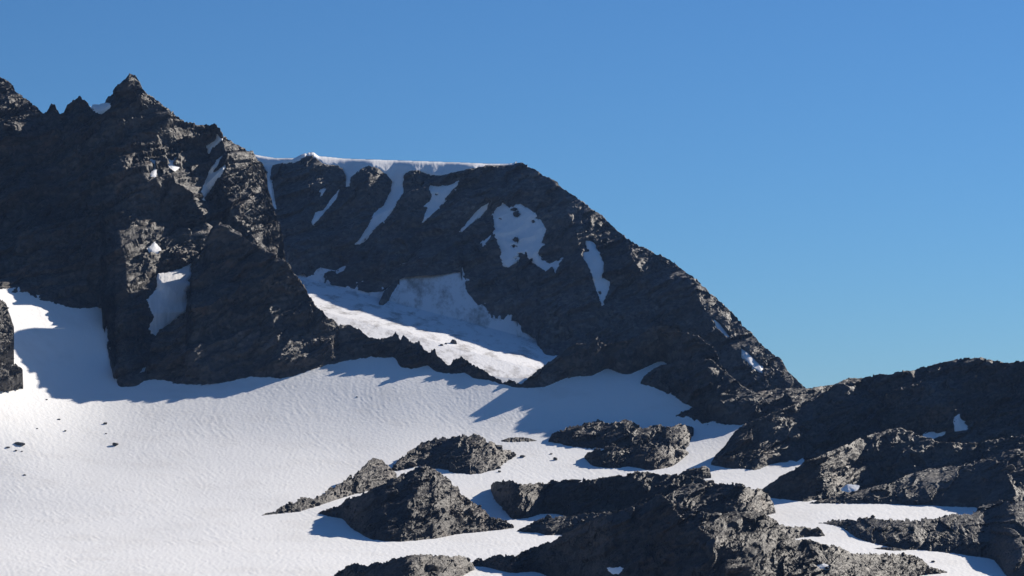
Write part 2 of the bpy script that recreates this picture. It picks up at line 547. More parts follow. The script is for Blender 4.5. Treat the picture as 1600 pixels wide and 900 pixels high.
# ---- snow patches of the back mountain
gb = 'snow patches on the back mountain'
P_back = [
    dict(poly=[(392, 236), (410, 238), (430, 241), (460, 240), (500, 239), (540, 242), (600, 244), (660, 246), (720, 248), (770, 249), (806, 250), (804, 258), (780, 259), (745, 261),
               (725, 266), (708, 271), (688, 275), (670, 272), (660, 268), (640, 268), (633, 274), (629, 290), (628, 301), (622, 316), (610, 334), (600, 346), (588, 356),
               (575, 369), (562, 383), (557, 381), (570, 360), (579, 345), (586, 335), (597, 324), (604, 312), (611, 298), (612, 284), (604, 273), (590, 263), (576, 259),
               (561, 266), (548, 278), (547, 291), (540, 293), (540, 276), (534, 264), (520, 257), (508, 260), (497, 250), (489, 243), (476, 244), (460, 252), (440, 256),
               (426, 259), (424, 266), (423, 280), (427, 292), (431, 326), (426, 323), (420, 300), (413, 285), (417, 270), (410, 260), (400, 251)],
         label='long white snow cornice along the flat crest of the back mountain, with streaks running down', cap=1, off=2.0, rag=0.6, curl=7.0, name='snow_cornice'),
    dict(poly=[(531, 294), (526, 310), (513, 326), (501, 339), (489, 351), (487, 347), (492, 332), (505, 328), (516, 313)],
         label='thin slanting snow streak between the first two rock towers under the cornice', group=gb, rag=0.5),
    dict(poly=[(500, 296), (511, 294), (507, 301), (501, 306)],
         label='tiny snow fleck beside the thin slanting streak under the cornice', group=gb, rag=0.3),
    dict(poly=[(717, 283), (713, 292), (700, 306), (688, 321), (675, 336), (661, 346), (664, 335), (668, 325), (662, 322), (671, 315), (675, 305), (669, 298), (672, 289), (685, 291), (700, 290)],
         label='hooked snow patch under the right end of the cornice', group=gb, rag=0.6, holes=[(683, 304, 2.0)]),
    dict(poly=[(765, 316), (761, 326), (749, 339), (736, 351), (722, 363), (717, 362), (730, 347), (742, 332), (752, 323)],
         label='slanting snow sliver just left of the big square patch', group=gb, rag=0.5),
    dict(poly=[(766, 370), (763, 376), (755, 383), (753, 380), (760, 373)],
         label='tiny snow dash below the slanting sliver left of the big patch', group=gb, rag=0.2),
    dict(poly=[(786, 317), (795, 325), (800, 321), (812, 319), (823, 324), (836, 335), (846, 345), (853, 358), (851, 370), (846, 380), (849, 382), (840, 395), (845, 405), (858, 412),
               (868, 408), (878, 405), (871, 420), (867, 429), (862, 418), (852, 426), (838, 415), (830, 405), (822, 393), (815, 400), (805, 409), (797, 419), (789, 415), (784, 400),
               (779, 385), (772, 365), (771, 345), (769, 335), (776, 325)],
         label='biggest snow patch high on the back mountain, ragged square with rocks showing through', group=gb,
         holes=[(807, 335, 4.6), (803, 327, 3.6), (800, 320, 3.0), (783, 343, 1.6), (806, 375, 2.6), (803, 385, 2.2), (834, 346, 2.6), (840, 340, 2.6), (813, 399, 5.5), (806, 404, 3.0)], rag=1.2, off=1.3),
    dict(poly=[(917, 377), (926, 380), (936, 395), (943, 410), (944, 425), (940, 435), (953, 440), (951, 455), (941, 476), (933, 461), (930, 450), (925, 430), (918, 415), (911, 405), (911, 395), (920, 393)],
         label='tall curved snow patch right of the biggest one, its upper half in sun', group=gb, rag=0.7, holes=[(938, 458, 1.8)], off=1.6),
    dict(poly=[(1116, 501), (1125, 508), (1139, 527), (1132, 524), (1121, 513)],
         label='narrow bright snow streak low on the right flank of the back mountain', group=gb, rag=0.2, off=4.0, ramp=1.5, grow=1.3),
    dict(poly=[(1158, 545), (1166, 551), (1176, 560), (1189, 573), (1191, 583), (1180, 577), (1168, 565), (1159, 555)],
         label='bright sunlit snow wedge near the lower right foot of the back mountain', group=gb, rag=0.3, off=4.0, ramp=1.8, grow=0.8),
    dict(poly=[(540, 417), (538, 424), (526, 429), (524, 426), (533, 420)],
         label='small snow scrap just above the shaded upper snowfield', group=gb, rag=0.3),
]
P_hill = [
    dict(poly=[(1489, 655), (1499, 649), (1505, 659), (1514, 668), (1511, 673), (1495, 674), (1489, 665)],
         label='blue shaded snow patch on the right hill beside the pale broken cliff', group='snow patches on the right hill', rag=0.5, off=1.0),
    dict(poly=[(1438, 689), (1443, 680), (1455, 673), (1465, 677), (1479, 673), (1476, 680), (1465, 684), (1455, 690)],
         label='flat blue snow patch on the right hill below the pale broken cliff', group='snow patches on the right hill', rag=0.6, off=1.0),
]
P_prong = [dict(poly=[(1187, 640), (1196, 636), (1204, 636), (1200, 640), (1190, 642)],
                label='small snow dash on the dark saddle left of the right hill', rag=0.1)]
P_band = [dict(poly=[(1316, 765), (1325, 758), (1341, 760), (1338, 765), (1326, 767)],
               label='small snow scrap on the dark band above the right snowfield', rag=0.2)]
P_front = [
    dict(poly=[(950, 889), (962, 887), (974, 888), (966, 895), (958, 895)], label='tiny snow scrap low on the dark foreground ridge', rag=0.3),
    dict(poly=[(1274, 884), (1283, 881), (1298, 886), (1296, 890), (1282, 890)], label='small bright snow scrap on the right end of the foreground ridge', rag=0.3),
]

# ---- left peak
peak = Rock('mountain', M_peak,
    [(-340, 120), (-250, 40), (-110, 40), (-40, 88), (0, 119), (15, 130), (35, 150), (55, 165), (68, 179), (75, 172), (80, 163), (86, 168), (93, 178), (100, 176), (105, 164), (115, 157), (125, 151), (133, 158),
     (142, 168), (158, 165), (165, 155), (175, 143), (188, 133), (200, 122), (208, 116), (215, 121), (219, 128), (224, 138), (235, 150), (250, 160), (262, 170), (275, 182), (285, 191),
     (298, 193), (312, 196), (325, 193), (338, 196), (345, 206), (352, 215), (368, 225), (385, 236), (400, 244), (410, 257), (415, 275), (420, 300), (428, 330), (438, 355), (443, 378), (447, 420), (452, 470)],
    [(-340, 455), (0, 458), (10, 458), (45, 453), (60, 467), (90, 469), (130, 475), (158, 470), (163, 512), (166, 540), (176, 570), (181, 597), (215, 594), (228, 589), (245, 582),
     (300, 560), (452, 540)],
    lambda u, y: r_glacier(u, y) + np.where(u > 228, (u - 228) * 0.25, 0), 0.28,
    ridges=[([(208, 117), (178, 165), (160, 210), (174, 270), (163, 330), (135, 385), (108, 450)], 20, 120, 165, 0.75),
            ([(190, 380), (200, 450), (196, 520), (200, 580)], 9, 40, 40),
            ([(345, 205), (350, 240), (347, 285), (362, 330), (405, 390)], 16, 26, 110),
            ([(235, 285), (265, 280), (300, 305), (326, 350)], 14, 60, 26),
            ([(0, 190), (20, 260), (40, 330), (60, 400)], 16, 60, 60),
            ([(125, 152), (120, 200), (110, 300)], 6, 30, 40),
            ([(262, 172), (268, 230), (290, 280)], 7, 40, 40)],
    patches=P_peak, noise_amp=1.15, rag=2.2, seed=11, csm=3, back=0.8, wide=60, decay=45.0,
    body=[(-340, 1240), (-110, 1296), (0, 1316), (80, 1326), (150, 1312), (185, 1296), (228, 1300), (300, 1325), (452, 1385)])
o = tag(peak.build(), 'dark craggy mountain at left with a pointed summit', 'mountain', kind='structure')

# ---- dark buttress in front of the peak
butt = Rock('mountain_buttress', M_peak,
    [(222, 594), (231, 562), (238, 535), (246, 524), (262, 508), (280, 495), (291, 484), (296, 450), (300, 418), (317, 397), (325, 366), (333, 351), (345, 348), (375, 367), (400, 384), (430, 398), (440, 405),
     (455, 419), (466, 435), (480, 455), (490, 474), (505, 487), (512, 497), (530, 505), (548, 508), (560, 515), (575, 525), (590, 530), (604, 532), (612, 552)],
    [(222, 595), (240, 591), (270, 596), (320, 591), (380, 586), (440, 583), (480, 576), (530, 567), (575, 556), (600, 558), (612, 560)],
    r_glacier, 0.33,
    ridges=[([(340, 350), (400, 386), (440, 405), (480, 455), (510, 495)], 10, 60, 40), ([(340, 352), (330, 450), (300, 560)], 9, 45, 120),
            ([(430, 400), (420, 470), (440, 560)], 9, 60, 60)],
    noise_amp=1.0, rag=2.2, seed=23, back=0.8, plateau=12.0)
o = tag(butt.build(), 'dark shaded rock buttress running down from the left mountain onto the snow', 'buttress', kind='structure')

# ---- jagged rib between the buttress and the gap
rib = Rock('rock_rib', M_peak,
    [(560, 534), (575, 530), (590, 530), (600, 529), (613, 526), (617, 519), (621, 525), (626, 528), (630, 520), (636, 529), (648, 536), (656, 531), (662, 545), (672, 549), (678, 546), (681, 555), (690, 560), (699, 569), (703, 571), (710, 563),
     (720, 558), (730, 562), (740, 571), (750, 577), (760, 580), (765, 587), (778, 591), (785, 596), (795, 594), (805, 597), (818, 602)],
    [(560, 560), (575, 557), (590, 557), (600, 562), (612, 558), (619, 562), (624, 572), (640, 579), (655, 575), (671, 571), (674, 578), (690, 583), (705, 585), (725, 582), (740, 590), (765, 594), (790, 601), (818, 604)],
    r_glacier, 0.26, noise_amp=0.7, rag=2.4, seed=31, step=0.9, csm=2, back=1.6)
o = tag(rib.build(), 'low jagged rock rib with small spikes between the two snowfields', 'rock rib', kind='structure')

# ---- upper snowfield and back mountain
back_base = [(385, 400), (440, 405), (464, 420), (474, 417), (482, 428), (500, 432), (520, 436), (545, 440), (575, 447), (597, 446), (610, 436), (624, 426), (640, 422), (665, 421), (690, 419), (719, 415), (724, 438),
             (735, 452), (755, 478), (762, 486), (790, 490), (808, 492), (806, 505), (822, 511), (838, 520), (843, 548), (860, 554), (884, 546), (960, 565), (1060, 570), (1150, 615), (1275, 650)]
back_r = [(385, 1600), (464, 1590), (600, 1562), (720, 1556), (760, 1534), (810, 1520), (843, 1505), (900, 1500), (1060, 1515), (1150, 1470), (1275, 1430)]
def back_contact(u, y):
    w = sst(u, 850, 930)
    return r_upper(u, y) * (1 - w) + curve(back_r, u) * w
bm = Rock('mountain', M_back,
    [(385, 238), (395, 241), (410, 244), (430, 247), (460, 247), (472, 243), (482, 240), (490, 240), (498, 244), (540, 248), (600, 250), (660, 252), (720, 254), (770, 256), (800, 256), (815, 255), (828, 260), (840, 268), (860, 280), (875, 289),
     (890, 301), (905, 312), (925, 327), (940, 336), (952, 347), (965, 363), (985, 377), (1010, 389), (1040, 402), (1055, 412), (1070, 426), (1085, 434), (1100, 448), (1115, 462), (1135, 479), (1145, 488), (1160, 507),
     (1175, 521), (1190, 538), (1205, 552), (1222, 561), (1230, 578), (1245, 593), (1260, 605), (1275, 625)],
    back_base, back_contact, 0.56,
    ridges=[([(490, 243), (482, 330), (470, 400)], 9, 45, 40), ([(580, 262), (575, 300), (545, 380)], 9, 34, 34), ([(650, 268), (640, 320), (600, 410)], 9, 34, 45),
            ([(735, 268), (715, 330), (660, 410)], 8, 40, 60), ([(865, 290), (900, 360), (905, 420), (890, 500), (880, 545)], 6, 90, 55),
            ([(985, 400), (1020, 450), (1005, 530)], 10, 60, 60), ([(1080, 445), (1110, 500), (1150, 550), (1185, 602)], 20, 70, 75), ([(892, 340), (908, 400), (925, 480)], 8, 40, 55)],
    patches=P_back, noise_amp=0.85, rag=1.7, seed=47, csm=3, terr=0.35, plateau=60.0, back=0.6, wide=60,
    calm=[(385, 1), (395, 0.05), (462, 0.05), (470, 0.6), (488, 0.6), (496, 0.05), (795, 0.05), (808, 1)])
tag(bm.build(), 'broad dark mountain at the back under a white snow cornice', 'mountain', kind='structure')
for p in P_peak:
    build_patch(peak, p)
for p in P_back:
    build_patch(bm, p)

def _late():
    outcrop('thin dark rock rib sticking out of the shaded upper snowfield', [(592, 472), (600, 457), (610, 444), (624, 434)], [(592, 476), (601, 478), (611, 458), (624, 437)], 0.5,
            contact=r_upper, seed=141, mat=M_back, step=0.7, group='ribs in the upper snowfield', noise_amp=0.3)
# ---- right middle ridge and the lump in front of it
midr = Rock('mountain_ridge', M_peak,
    [(806, 603), (812, 600), (825, 590), (850, 571), (870, 557), (885, 546), (895, 539), (918, 538), (926, 530), (932, 527), (937, 539), (955, 537), (975, 535), (990, 530), (1000, 525), (1012, 516), (1025, 510), (1040, 510), (1050, 516), (1070, 520),
     (1090, 525), (1105, 535), (1120, 550), (1126, 570), (1135, 580), (1150, 595), (1165, 605), (1185, 616)],
    [(806, 604), (830, 604), (850, 601), (870, 596), (880, 591), (920, 584), (955, 571), (960, 577), (975, 584), (990, 581), (1010, 573), (1033, 559), (1046, 565), (1060, 590), (1185, 640)],
    r_glacier, 0.15, ridges=[([(1040, 512), (1060, 545), (1080, 590)], 8, 60, 50), ([(930, 530), (925, 585)], 3, 25, 25)],
    noise_amp=0.75, rag=1.8, seed=53, back=0.9, plateau=32.0)
midr_o = tag(midr.build(), 'dark shaded ridge with a low summit in the middle, casting a long blue shadow', 'ridge', kind='structure')
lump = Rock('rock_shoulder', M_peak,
    [(1001, 597), (1006, 588), (1018, 578), (1032, 572), (1047, 567), (1080, 562), (1110, 562), (1130, 578), (1160, 603), (1190, 622), (1215, 640)],
    [(1001, 598), (1020, 605), (1045, 615), (1055, 622), (1080, 633), (1090, 638), (1110, 650), (1215, 665)],
    r_glacier, 0.36, noise_amp=0.75, rag=1.5, seed=59, dome=0.3, back=0.4,
    ridges=[([(1110, 565), (1115, 610), (1140, 650)], 7, 50, 60)])
lump_o = tag(lump.build(), 'dark rounded rock shoulder below the middle ridge, beside its shaded snow', 'rock', kind='structure')

# ---- right hill in four steps
prong = Rock('hill', M_hill,
    [(1056, 649), (1075, 640), (1095, 632), (1130, 622), (1165, 615), (1200, 610), (1240, 607), (1262, 607), (1290, 603), (1315, 599), (1345, 600)],
    [(1056, 650), (1085, 654), (1089, 661), (1110, 666), (1160, 661), (1172, 666), (1345, 690)],
    lambda u, y: r_glacier(u, np.minimum(y, 664)), 0.62, noise_amp=0.55, rag=1.4, seed=61, patches=P_prong, dome=0.25, back=0.3)
prong_o = tag(prong.build(), 'dark rocky saddle between the back mountain and the right hill', 'hill', kind='structure')
hill_r = [(1110, 1175), (1170, 1150), (1258, 1130), (1450, 1085), (1720, 1040)]
hill = Rock('hill', M_hill,
    [(1111, 723), (1118, 711), (1130, 699), (1140, 684), (1150, 671), (1165, 662), (1200, 648), (1240, 634), (1270, 622), (1295, 611), (1310, 599), (1325, 592), (1345, 590), (1365, 587), (1390, 585), (1420, 578), (1450, 572),
     (1475, 565), (1500, 561), (1530, 559), (1550, 562), (1560, 566), (1580, 565), (1600, 563), (1720, 556), (1850, 580), (1960, 640), (2060, 780)],
    [(1111, 724), (1130, 729), (1170, 734), (1185, 733), (1200, 726), (1225, 722), (1245, 717), (1258, 732), (1300, 760), (1450, 770), (1720, 790), (2060, 795)],
    lambda u, y: np.where(u < 1235, r_glacier(u, np.minimum(y, 735)), r_glacier(1235, 720) - (u - 1235) * 0.12), 0.46,
    ridges=[([(1310, 600), (1330, 640), (1340, 700)], 7, 80, 60), ([(1430, 640), (1470, 632), (1498, 645)], 7, 60, 18), ([(1530, 562), (1500, 620), (1470, 640)], 5, 80, 90)],
    cell=0.75, noise_amp=1.0, rag=1.3, seed=67, patches=P_hill, back=0.35)
hill_o = tag(hill.build(), 'large dark rocky hill at right under the open sky', 'hill', kind='structure')
ridge1 = Rock('hill_ridge', M_hill,
    [(1187, 767), (1200, 757), (1230, 739), (1250, 727), (1260, 721), (1290, 709), (1317, 697), (1360, 679), (1405, 668), (1440, 682), (1480, 692), (1530, 692), (1600, 680), (1720, 670), (1850, 700), (1980, 795)],
    [(1187, 768), (1195, 777), (1250, 785), (1330, 790), (1400, 792), (1720, 800), (1980, 803)],
    lambda u, y: r_glacier(u, np.minimum(y, 790)) + 0.5 * np.clip(u - 1262, 0, 100), 0.30, ridges=[([(1260, 722), (1317, 698), (1405, 670)], 4, 60, 60)],
    cell=0.7, noise_amp=0.7, rag=1.6, seed=71, back=0.25, dome=0.25)
ridge1_o = tag(ridge1.build(), 'dark slabby step of the right hill above the narrow snowfield', 'hill', kind='structure')
ridge2 = Rock('hill_ridge', M_hill,
    [(1262, 787), (1290, 779), (1320, 769), (1345, 764), (1386, 757), (1417, 742), (1445, 735), (1473, 731), (1515, 725), (1558, 710), (1600, 698), (1720, 690), (1820, 740), (1900, 805)],
    [(1262, 788), (1330, 789), (1400, 789), (1500, 791), (1525, 789), (1560, 800), (1720, 815), (1900, 818)],
    lambda u, y: r_glacier(u, np.minimum(y, 800)) - np.clip(u - 1500, 0, 250) * 0.1, 0.58, noise_amp=0.6, rag=1.6, seed=73, back=0.25, dome=0.3, patches=P_band)
ridge2_o = tag(ridge2.build(), 'low broken rock band along the far side of the narrow right snowfield', 'hill', kind='structure')
for R_, P_ in ((hill, P_hill), (prong, P_prong), (ridge2, P_band)):
    for p in P_:
        build_patch(R_, p)

# ---- outcrops standing in the snow (far to near)
def ico_mesh(sub):
    t = (1 + 5 ** 0.5) / 2
    v = [(-1, t, 0), (1, t, 0), (-1, -t, 0), (1, -t, 0), (0, -1, t), (0, 1, t), (0, -1, -t), (0, 1, -t), (t, 0, -1), (t, 0, 1), (-t, 0, -1), (-t, 0, 1)]
    f = [(0, 11, 5), (0, 5, 1), (0, 1, 7), (0, 7, 10), (0, 10, 11), (1, 5, 9), (5, 11, 4), (11, 10, 2), (10, 7, 6), (7, 1, 8), (3, 9, 4), (3, 4, 2), (3, 2, 6), (3, 6, 8), (3, 8, 9), (4, 9, 5), (2, 4, 11), (6, 2, 10), (8, 6, 7), (9, 8, 1)]
    v = [np.array(p) / np.linalg.norm(p) for p in v]
    for _ in range(sub):
        mid, nf = {}, []
        def m(a, b):
            k = (min(a, b), max(a, b))
            if k not in mid:
                p = v[a] + v[b]
                v.append(p / np.linalg.norm(p))
                mid[k] = len(v) - 1
            return mid[k]
        for a, b, c in f:
            ab, bc, ca = m(a, b), m(b, c), m(c, a)
            nf += [(a, ab, ca), (b, bc, ab), (c, ca, bc), (ab, bc, ca)]
        f = nf
    return np.array(v), np.array(f)
ICO_V, ICO_F = ico_mesh(3)
BLK_V, BLK_F = ico_mesh(2)

def chip(v, rng, cuts, lo, hi):
    for k in range(cuts):
        n = rng.normal(size=3)
        n /= np.linalg.norm(n)
        c = rng.uniform(lo, hi)
        d = v @ n
        v = np.where((d > c)[:, None], v - np.outer(d - c, n), v)
    return v

def rubble(parent, rock, n, size, seed, foot=0.25, mat=None):
    """loose broken blocks lying on a rock body and along its foot: too many to count, one part"""
    rng = np.random.default_rng(seed)
    kinds = [chip(BLK_V.copy(), rng, 9, 0.35, 0.75) for _ in range(8)]
    u0, u1 = rock.u[0] + 3, rock.u[-1] - 3
    vs, fs, base = [], [], 0
    px = rng.uniform(u0, u1, n)
    yt, yb = np.interp(px, rock.u, rock.yt), np.interp(px, rock.u, rock.yb)
    q = rng.uniform(0, 1, n)
    clump = noise(px / 30.0, q * 6, seed) + rng.normal(size=n) * 0.25
    at_foot = rng.uniform(0, 1, n) < foot
    q = np.where(at_foot, rng.normal(size=n) * 0.03, q)
    keep = (at_foot | (clump > 0.0)) & (yb - yt > 5)
    px, yt, yb, q, at_foot = px[keep], yt[keep], yb[keep], q[keep], at_foot[keep]
    py = np.where(at_foot, yb - 1.5 + q * 60, yb - q * (yb - yt))
    R = rock.smooth_depth(px, py)
    B, D = rock.rough(px, py, R)
    fade = 0.25 + 0.75 * sst(yb - py, 0, 14)
    R = R + B * fade + np.where(at_foot, 0, D * fade * 0.9)
    for i in range(len(px)):
        sc = size * np.exp(rng.normal() * 0.55) * (0.6 if at_foot[i] else 1.0)
        a, b, c = rng.uniform(0, 6.28, 3)
        ca, sa, cb, sb = np.cos(a), np.sin(a), np.cos(b * 0.15 - 0.4), np.sin(b * 0.15 - 0.4)
        v = kinds[rng.integers(8)] * np.array([1.0, rng.uniform(0.6, 1.0), rng.uniform(0.4, 0.8)]) * sc
        v = np.stack([v[:, 0] * ca - v[:, 1] * sa, v[:, 0] * sa + v[:, 1] * ca, v[:, 2]], 1)
        v = np.stack([v[:, 0], v[:, 1] * cb - v[:, 2] * sb, v[:, 1] * sb + v[:, 2] * cb], 1)
        p = to_xyz(px[i], py[i], R[i])
        vs.append(v + p)
        fs.append(BLK_F + base)
        base += len(v)
    v, f = np.concatenate(vs), np.concatenate(fs)
    me = bpy.data.meshes.new('rubble')
    me.vertices.add(len(v))
    me.vertices.foreach_set('co', np.ascontiguousarray(v, np.float32).ravel())
    me.loops.add(f.size)
    me.loops.foreach_set('vertex_index', np.ascontiguousarray(f, np.int32).ravel())
    me.polygons.add(len(f))
    me.polygons.foreach_set('loop_start', np.arange(0, f.size, 3, dtype=np.int32))
    me.update(calc_edges=True)
    me.materials.append(mat or rock.mat)
    o = bpy.data.objects.new('rubble', me)
    S.collection.objects.link(o)
    o.parent = parent
    o['kind'] = 'stuff'
    return o

def outcrop(label, top, base, slope=0.47, group='rock outcrops in the snow', **k):
    kw = dict(noise_amp=0.5, cell=0.55, wide=12, rag=2.3, dome=0.2, step=0.9, csm=3, back=0.5, ext=8.0, mat=M_near)
    kw.update(k)
    mat = kw.pop('mat')
    kw['noise_amp'] *= 1.3
    r = Rock('rock_outcrop', mat, top, base, kw.pop('contact', r_glacier), slope, **kw)
    ob = tag(r.build(), label, 'rock outcrop', group)
    area = float(np.sum(r.yb - r.yt) * r.step)
    if area > 900:
        m_px = float(np.mean(r.rc)) / F
        rubble(ob, r, int(min(1100, 60 + area / 22.0)), 2.1 * m_px, r.seed + 400)
    return r, ob

_late()
outcrop('dark rock outcrop cut by the left photo edge, upper of two beside the steep snow',
        [(-60, 450), (-20, 456), (0, 466), (10, 478), (18, 500), (25, 520), (29, 540), (28, 560), (22, 568)],
        [(-60, 575), (0, 570), (15, 570), (22, 569)], 0.16, body=[(-60, 1120), (-20, 1160), (0, 1176), (28, 1184)], mat=M_scree, seed=81, group='rocks at the left edge')
outcrop('dark rock outcrop cut by the left photo edge, lower of two beside the steep snow',
        [(-60, 566), (-10, 568), (10, 570), (25, 570), (34, 575), (40, 586), (41, 598), (36, 603)],
        [(-60, 612), (0, 611), (15, 612), (25, 608), (36, 604)], 0.16, body=[(-60, 1095), (-20, 1135), (0, 1150), (40, 1160)], mat=M_scree, seed=83, group='rocks at the left edge')
outcrop('wide flat-topped rock outcrop in the snow below the long blue shadow',
        [(857, 688), (862, 680), (880, 672), (890, 667), (905, 664), (925, 660), (935, 655), (945, 660), (965, 660), (980, 656), (992, 660), (996, 665), (1008, 668), (1030, 664), (1050, 667), (1062, 663), (1076, 665), (1084, 668.7)],
        [(857, 690), (875, 693), (890, 698), (915, 700), (938, 700), (970, 707), (1010, 708), (1050, 707), (1072, 703), (1080, 690), (1084, 669)], 0.62, seed=89, noise_amp=0.6)
outcrop('low dark rock ledge right below the wide flat-topped outcrop, touching it',
        [(913, 713), (918, 707), (934, 703), (950, 697), (975, 700), (1000, 696), (1025, 701), (1050, 697), (1066, 700), (1076, 706)],
        [(913, 714), (920, 724), (930, 729), (955, 732), (985, 728), (1005, 732), (1020, 734), (1050, 728), (1068, 716), (1076, 707)], 0.5, seed=90, noise_amp=0.6)
outcrop('thin dark rock sliver lying flat on the snow left of the wide outcrop',
        [(783, 688), (795, 684), (812, 683), (825, 684), (838, 688)], [(783, 689), (800, 690), (825, 690), (838, 689)], 0.6, seed=91, noise_amp=0.2, rag=0.6, step=0.7)
outcrop('broad rock outcrop with a small boulder on its top, above the big central outcrop',
        [(611, 733), (620, 722), (635, 710), (641, 703), (660, 692), (680, 686), (700, 684), (725, 680), (738, 679), (748, 680), (757, 687), (770, 693), (785, 700), (800, 707), (806, 712)],
        [(611, 735), (625, 736), (650, 729), (680, 733), (700, 734), (706, 739), (735, 742), (757, 740), (761, 736), (778, 735), (786, 725), (798, 718), (806, 713)], 0.6, seed=97)
outcrop('long dark rock spit tapering to a point at its left end on the white glacier',
        [(409, 805), (425, 800), (445, 791), (465, 784), (470, 780), (500, 775), (515, 765), (540, 750), (555, 742), (575, 722), (585, 716), (592, 717), (605, 727), (620, 740)],
        [(409, 806), (430, 804), (470, 800), (510, 787), (540, 776), (565, 769), (590, 762), (620, 752)], 0.5, seed=101)
outcrop('biggest rock outcrop in the centre, rough dark mound with sunlit blocks on its right',
        [(497, 802), (505, 797), (530, 790), (545, 778), (565, 772), (580, 765), (600, 755), (615, 748), (625, 742), (640, 735), (650, 730), (665, 728), (685, 735), (692, 742), (702, 750), (715, 762), (722, 773), (735, 782), (745, 787),
         (760, 800), (768, 810), (790, 812), (803, 822)],
        [(497, 803), (515, 808), (538, 812), (545, 822), (560, 830), (578, 838), (610, 841), (640, 841), (680, 838), (720, 832), (760, 829), (803, 825)], 0.48, seed=103, noise_amp=0.65,
        ridges=[([(665, 730), (650, 780), (600, 835)], 6, 70, 90)])
outcrop('long rock wall with a shaded front across the snow right of the centre',
        [(767, 758), (775, 751), (800, 750), (810, 757), (825, 757), (850, 753), (880, 750), (905, 752), (930, 748), (945, 745), (970, 744), (985, 740), (995, 735), (1010, 738), (1030, 742), (1055, 743), (1080, 744), (1115, 752), (1130, 765)],
        [(767, 760), (770, 778), (778, 788), (790, 796), (794, 810), (805, 813), (830, 809), (845, 804), (868, 804), (900, 812), (1000, 815), (1130, 812)], 0.34, seed=107, dome=0.35, noise_amp=0.6)
outcrop('small blocky rock at the left end of the shaded snow below the right hill',
        [(1060, 742), (1068, 736), (1078, 732), (1092, 730), (1104, 728), (1109, 733), (1111, 743)], [(1060, 747), (1085, 748), (1100, 747), (1111, 746)], 0.4, seed=109, rag=1.0, noise_amp=0.35, step=0.7)
outcrop('low rubbly rock tongue between the big central outcrop and the foreground ridge',
        [(808, 829), (825, 819), (840, 813), (870, 807), (890, 806), (920, 803), (960, 800), (1000, 806)], [(808, 830), (830, 832), (843, 832), (850, 836), (880, 836), (900, 838), (1000, 850)], 0.5, seed=113, mat=M_scree, noise_amp=0.4)
outcrop('brown broken ridge with pale tilted slabs left of the narrow right snowfield',
        [(985, 800), (1020, 785), (1045, 770), (1060, 762), (1075, 757), (1100, 757), (1112, 760), (1125, 756), (1150, 757), (1170, 760), (1188, 765), (1200, 775), (1209, 788), (1212, 800)],
        [(985, 840), (1100, 850), (1170, 830), (1195, 806), (1212, 802)], 0.42, seed=117, noise_amp=0.6,
        contact=lambda u, y: r_glacier(u, np.minimum(y, 830)))
outcrop('wide scree mound in the lower right corner, beside the winding snow tongue',
        [(1279, 817), (1300, 812), (1330, 810), (1370, 809), (1385, 812), (1440, 813), (1480, 806), (1515, 802), (1535, 792), (1560, 784), (1600, 774), (1640, 790), (1720, 830)],
        [(1279, 818), (1310, 823), (1324, 828), (1332, 838), (1345, 844), (1390, 856), (1420, 859), (1440, 859), (1480, 863), (1530, 869), (1556, 874), (1562, 879), (1566, 890), (1572, 905), (1720, 930)], 0.9, seed=121, mat=M_scree, noise_amp=0.5, dome=0.4, csm=6)
outcrop('thin dark rock strip poking out of the winding snow tongue',
        [(1364, 857), (1378, 855), (1400, 856), (1416, 859)], [(1364, 858), (1385, 860), (1405, 861), (1416, 860)], 0.5, seed=123, noise_amp=0.15, rag=0.4, step=0.6)
outcrop('small rock spit at the left bank of the winding snow tongue',
        [(1205, 815), (1222, 820), (1240, 823), (1262, 825), (1280, 826), (1289, 836)], [(1205, 850), (1240, 842), (1262, 838), (1280, 838), (1289, 837)], 0.5, seed=127, noise_amp=0.35, mat=M_scree)
for ob_, rk_, n_ in ((lump_o, lump, 200), (prong_o, prong, 350), (hill_o, hill, 1600), (ridge1_o, ridge1, 900), (ridge2_o, ridge2, 700)):
    rubble(ob_, rk_, n_, 2.2 * float(np.mean(rk_.rc)) / F, rk_.seed + 400, foot=0.08)
# nearest
low, _ = outcrop('low knobbly rock outcrop at the bottom edge left of the foreground ridge',
        [(522, 898), (545, 885), (555, 881), (575, 884), (580, 879), (600, 880), (615, 872), (640, 868), (665, 866), (690, 868), (725, 870), (738, 878), (742, 888)],
        [(522, 900), (560, 912), (640, 930), (700, 915), (725, 898), (742, 889)], 0.4, seed=131, noise_amp=0.4)
front, front_o = outcrop('biggest foreground ridge at the bottom, dark front and sunlit rubble on its right side',
        [(733, 882), (750, 873), (775, 868), (805, 868), (830, 856), (860, 846), (880, 835), (895, 828), (930, 811), (960, 801), (990, 790), (1010, 785), (1022, 776), (1035, 773), (1050, 783), (1085, 797), (1110, 802), (1150, 800), (1190, 799),
         (1212, 812), (1230, 830), (1246, 841), (1300, 851), (1340, 865), (1390, 865), (1420, 867), (1440, 875), (1452, 885), (1480, 893)],
        [(733, 884), (755, 884), (785, 892), (800, 897), (815, 894), (840, 893), (858, 903), (950, 940), (1100, 955), (1300, 945), (1400, 915), (1440, 898), (1480, 894)], 0.32, seed=137, dome=0.25, cell=0.5, noise_amp=0.62, csm=8,
        ridges=[([(1030, 775), (1080, 820), (1150, 870), (1200, 940)], 6.5, 120, 130)], patches=P_front, group='foreground rocks')
for p in P_front:
    build_patch(front, p)

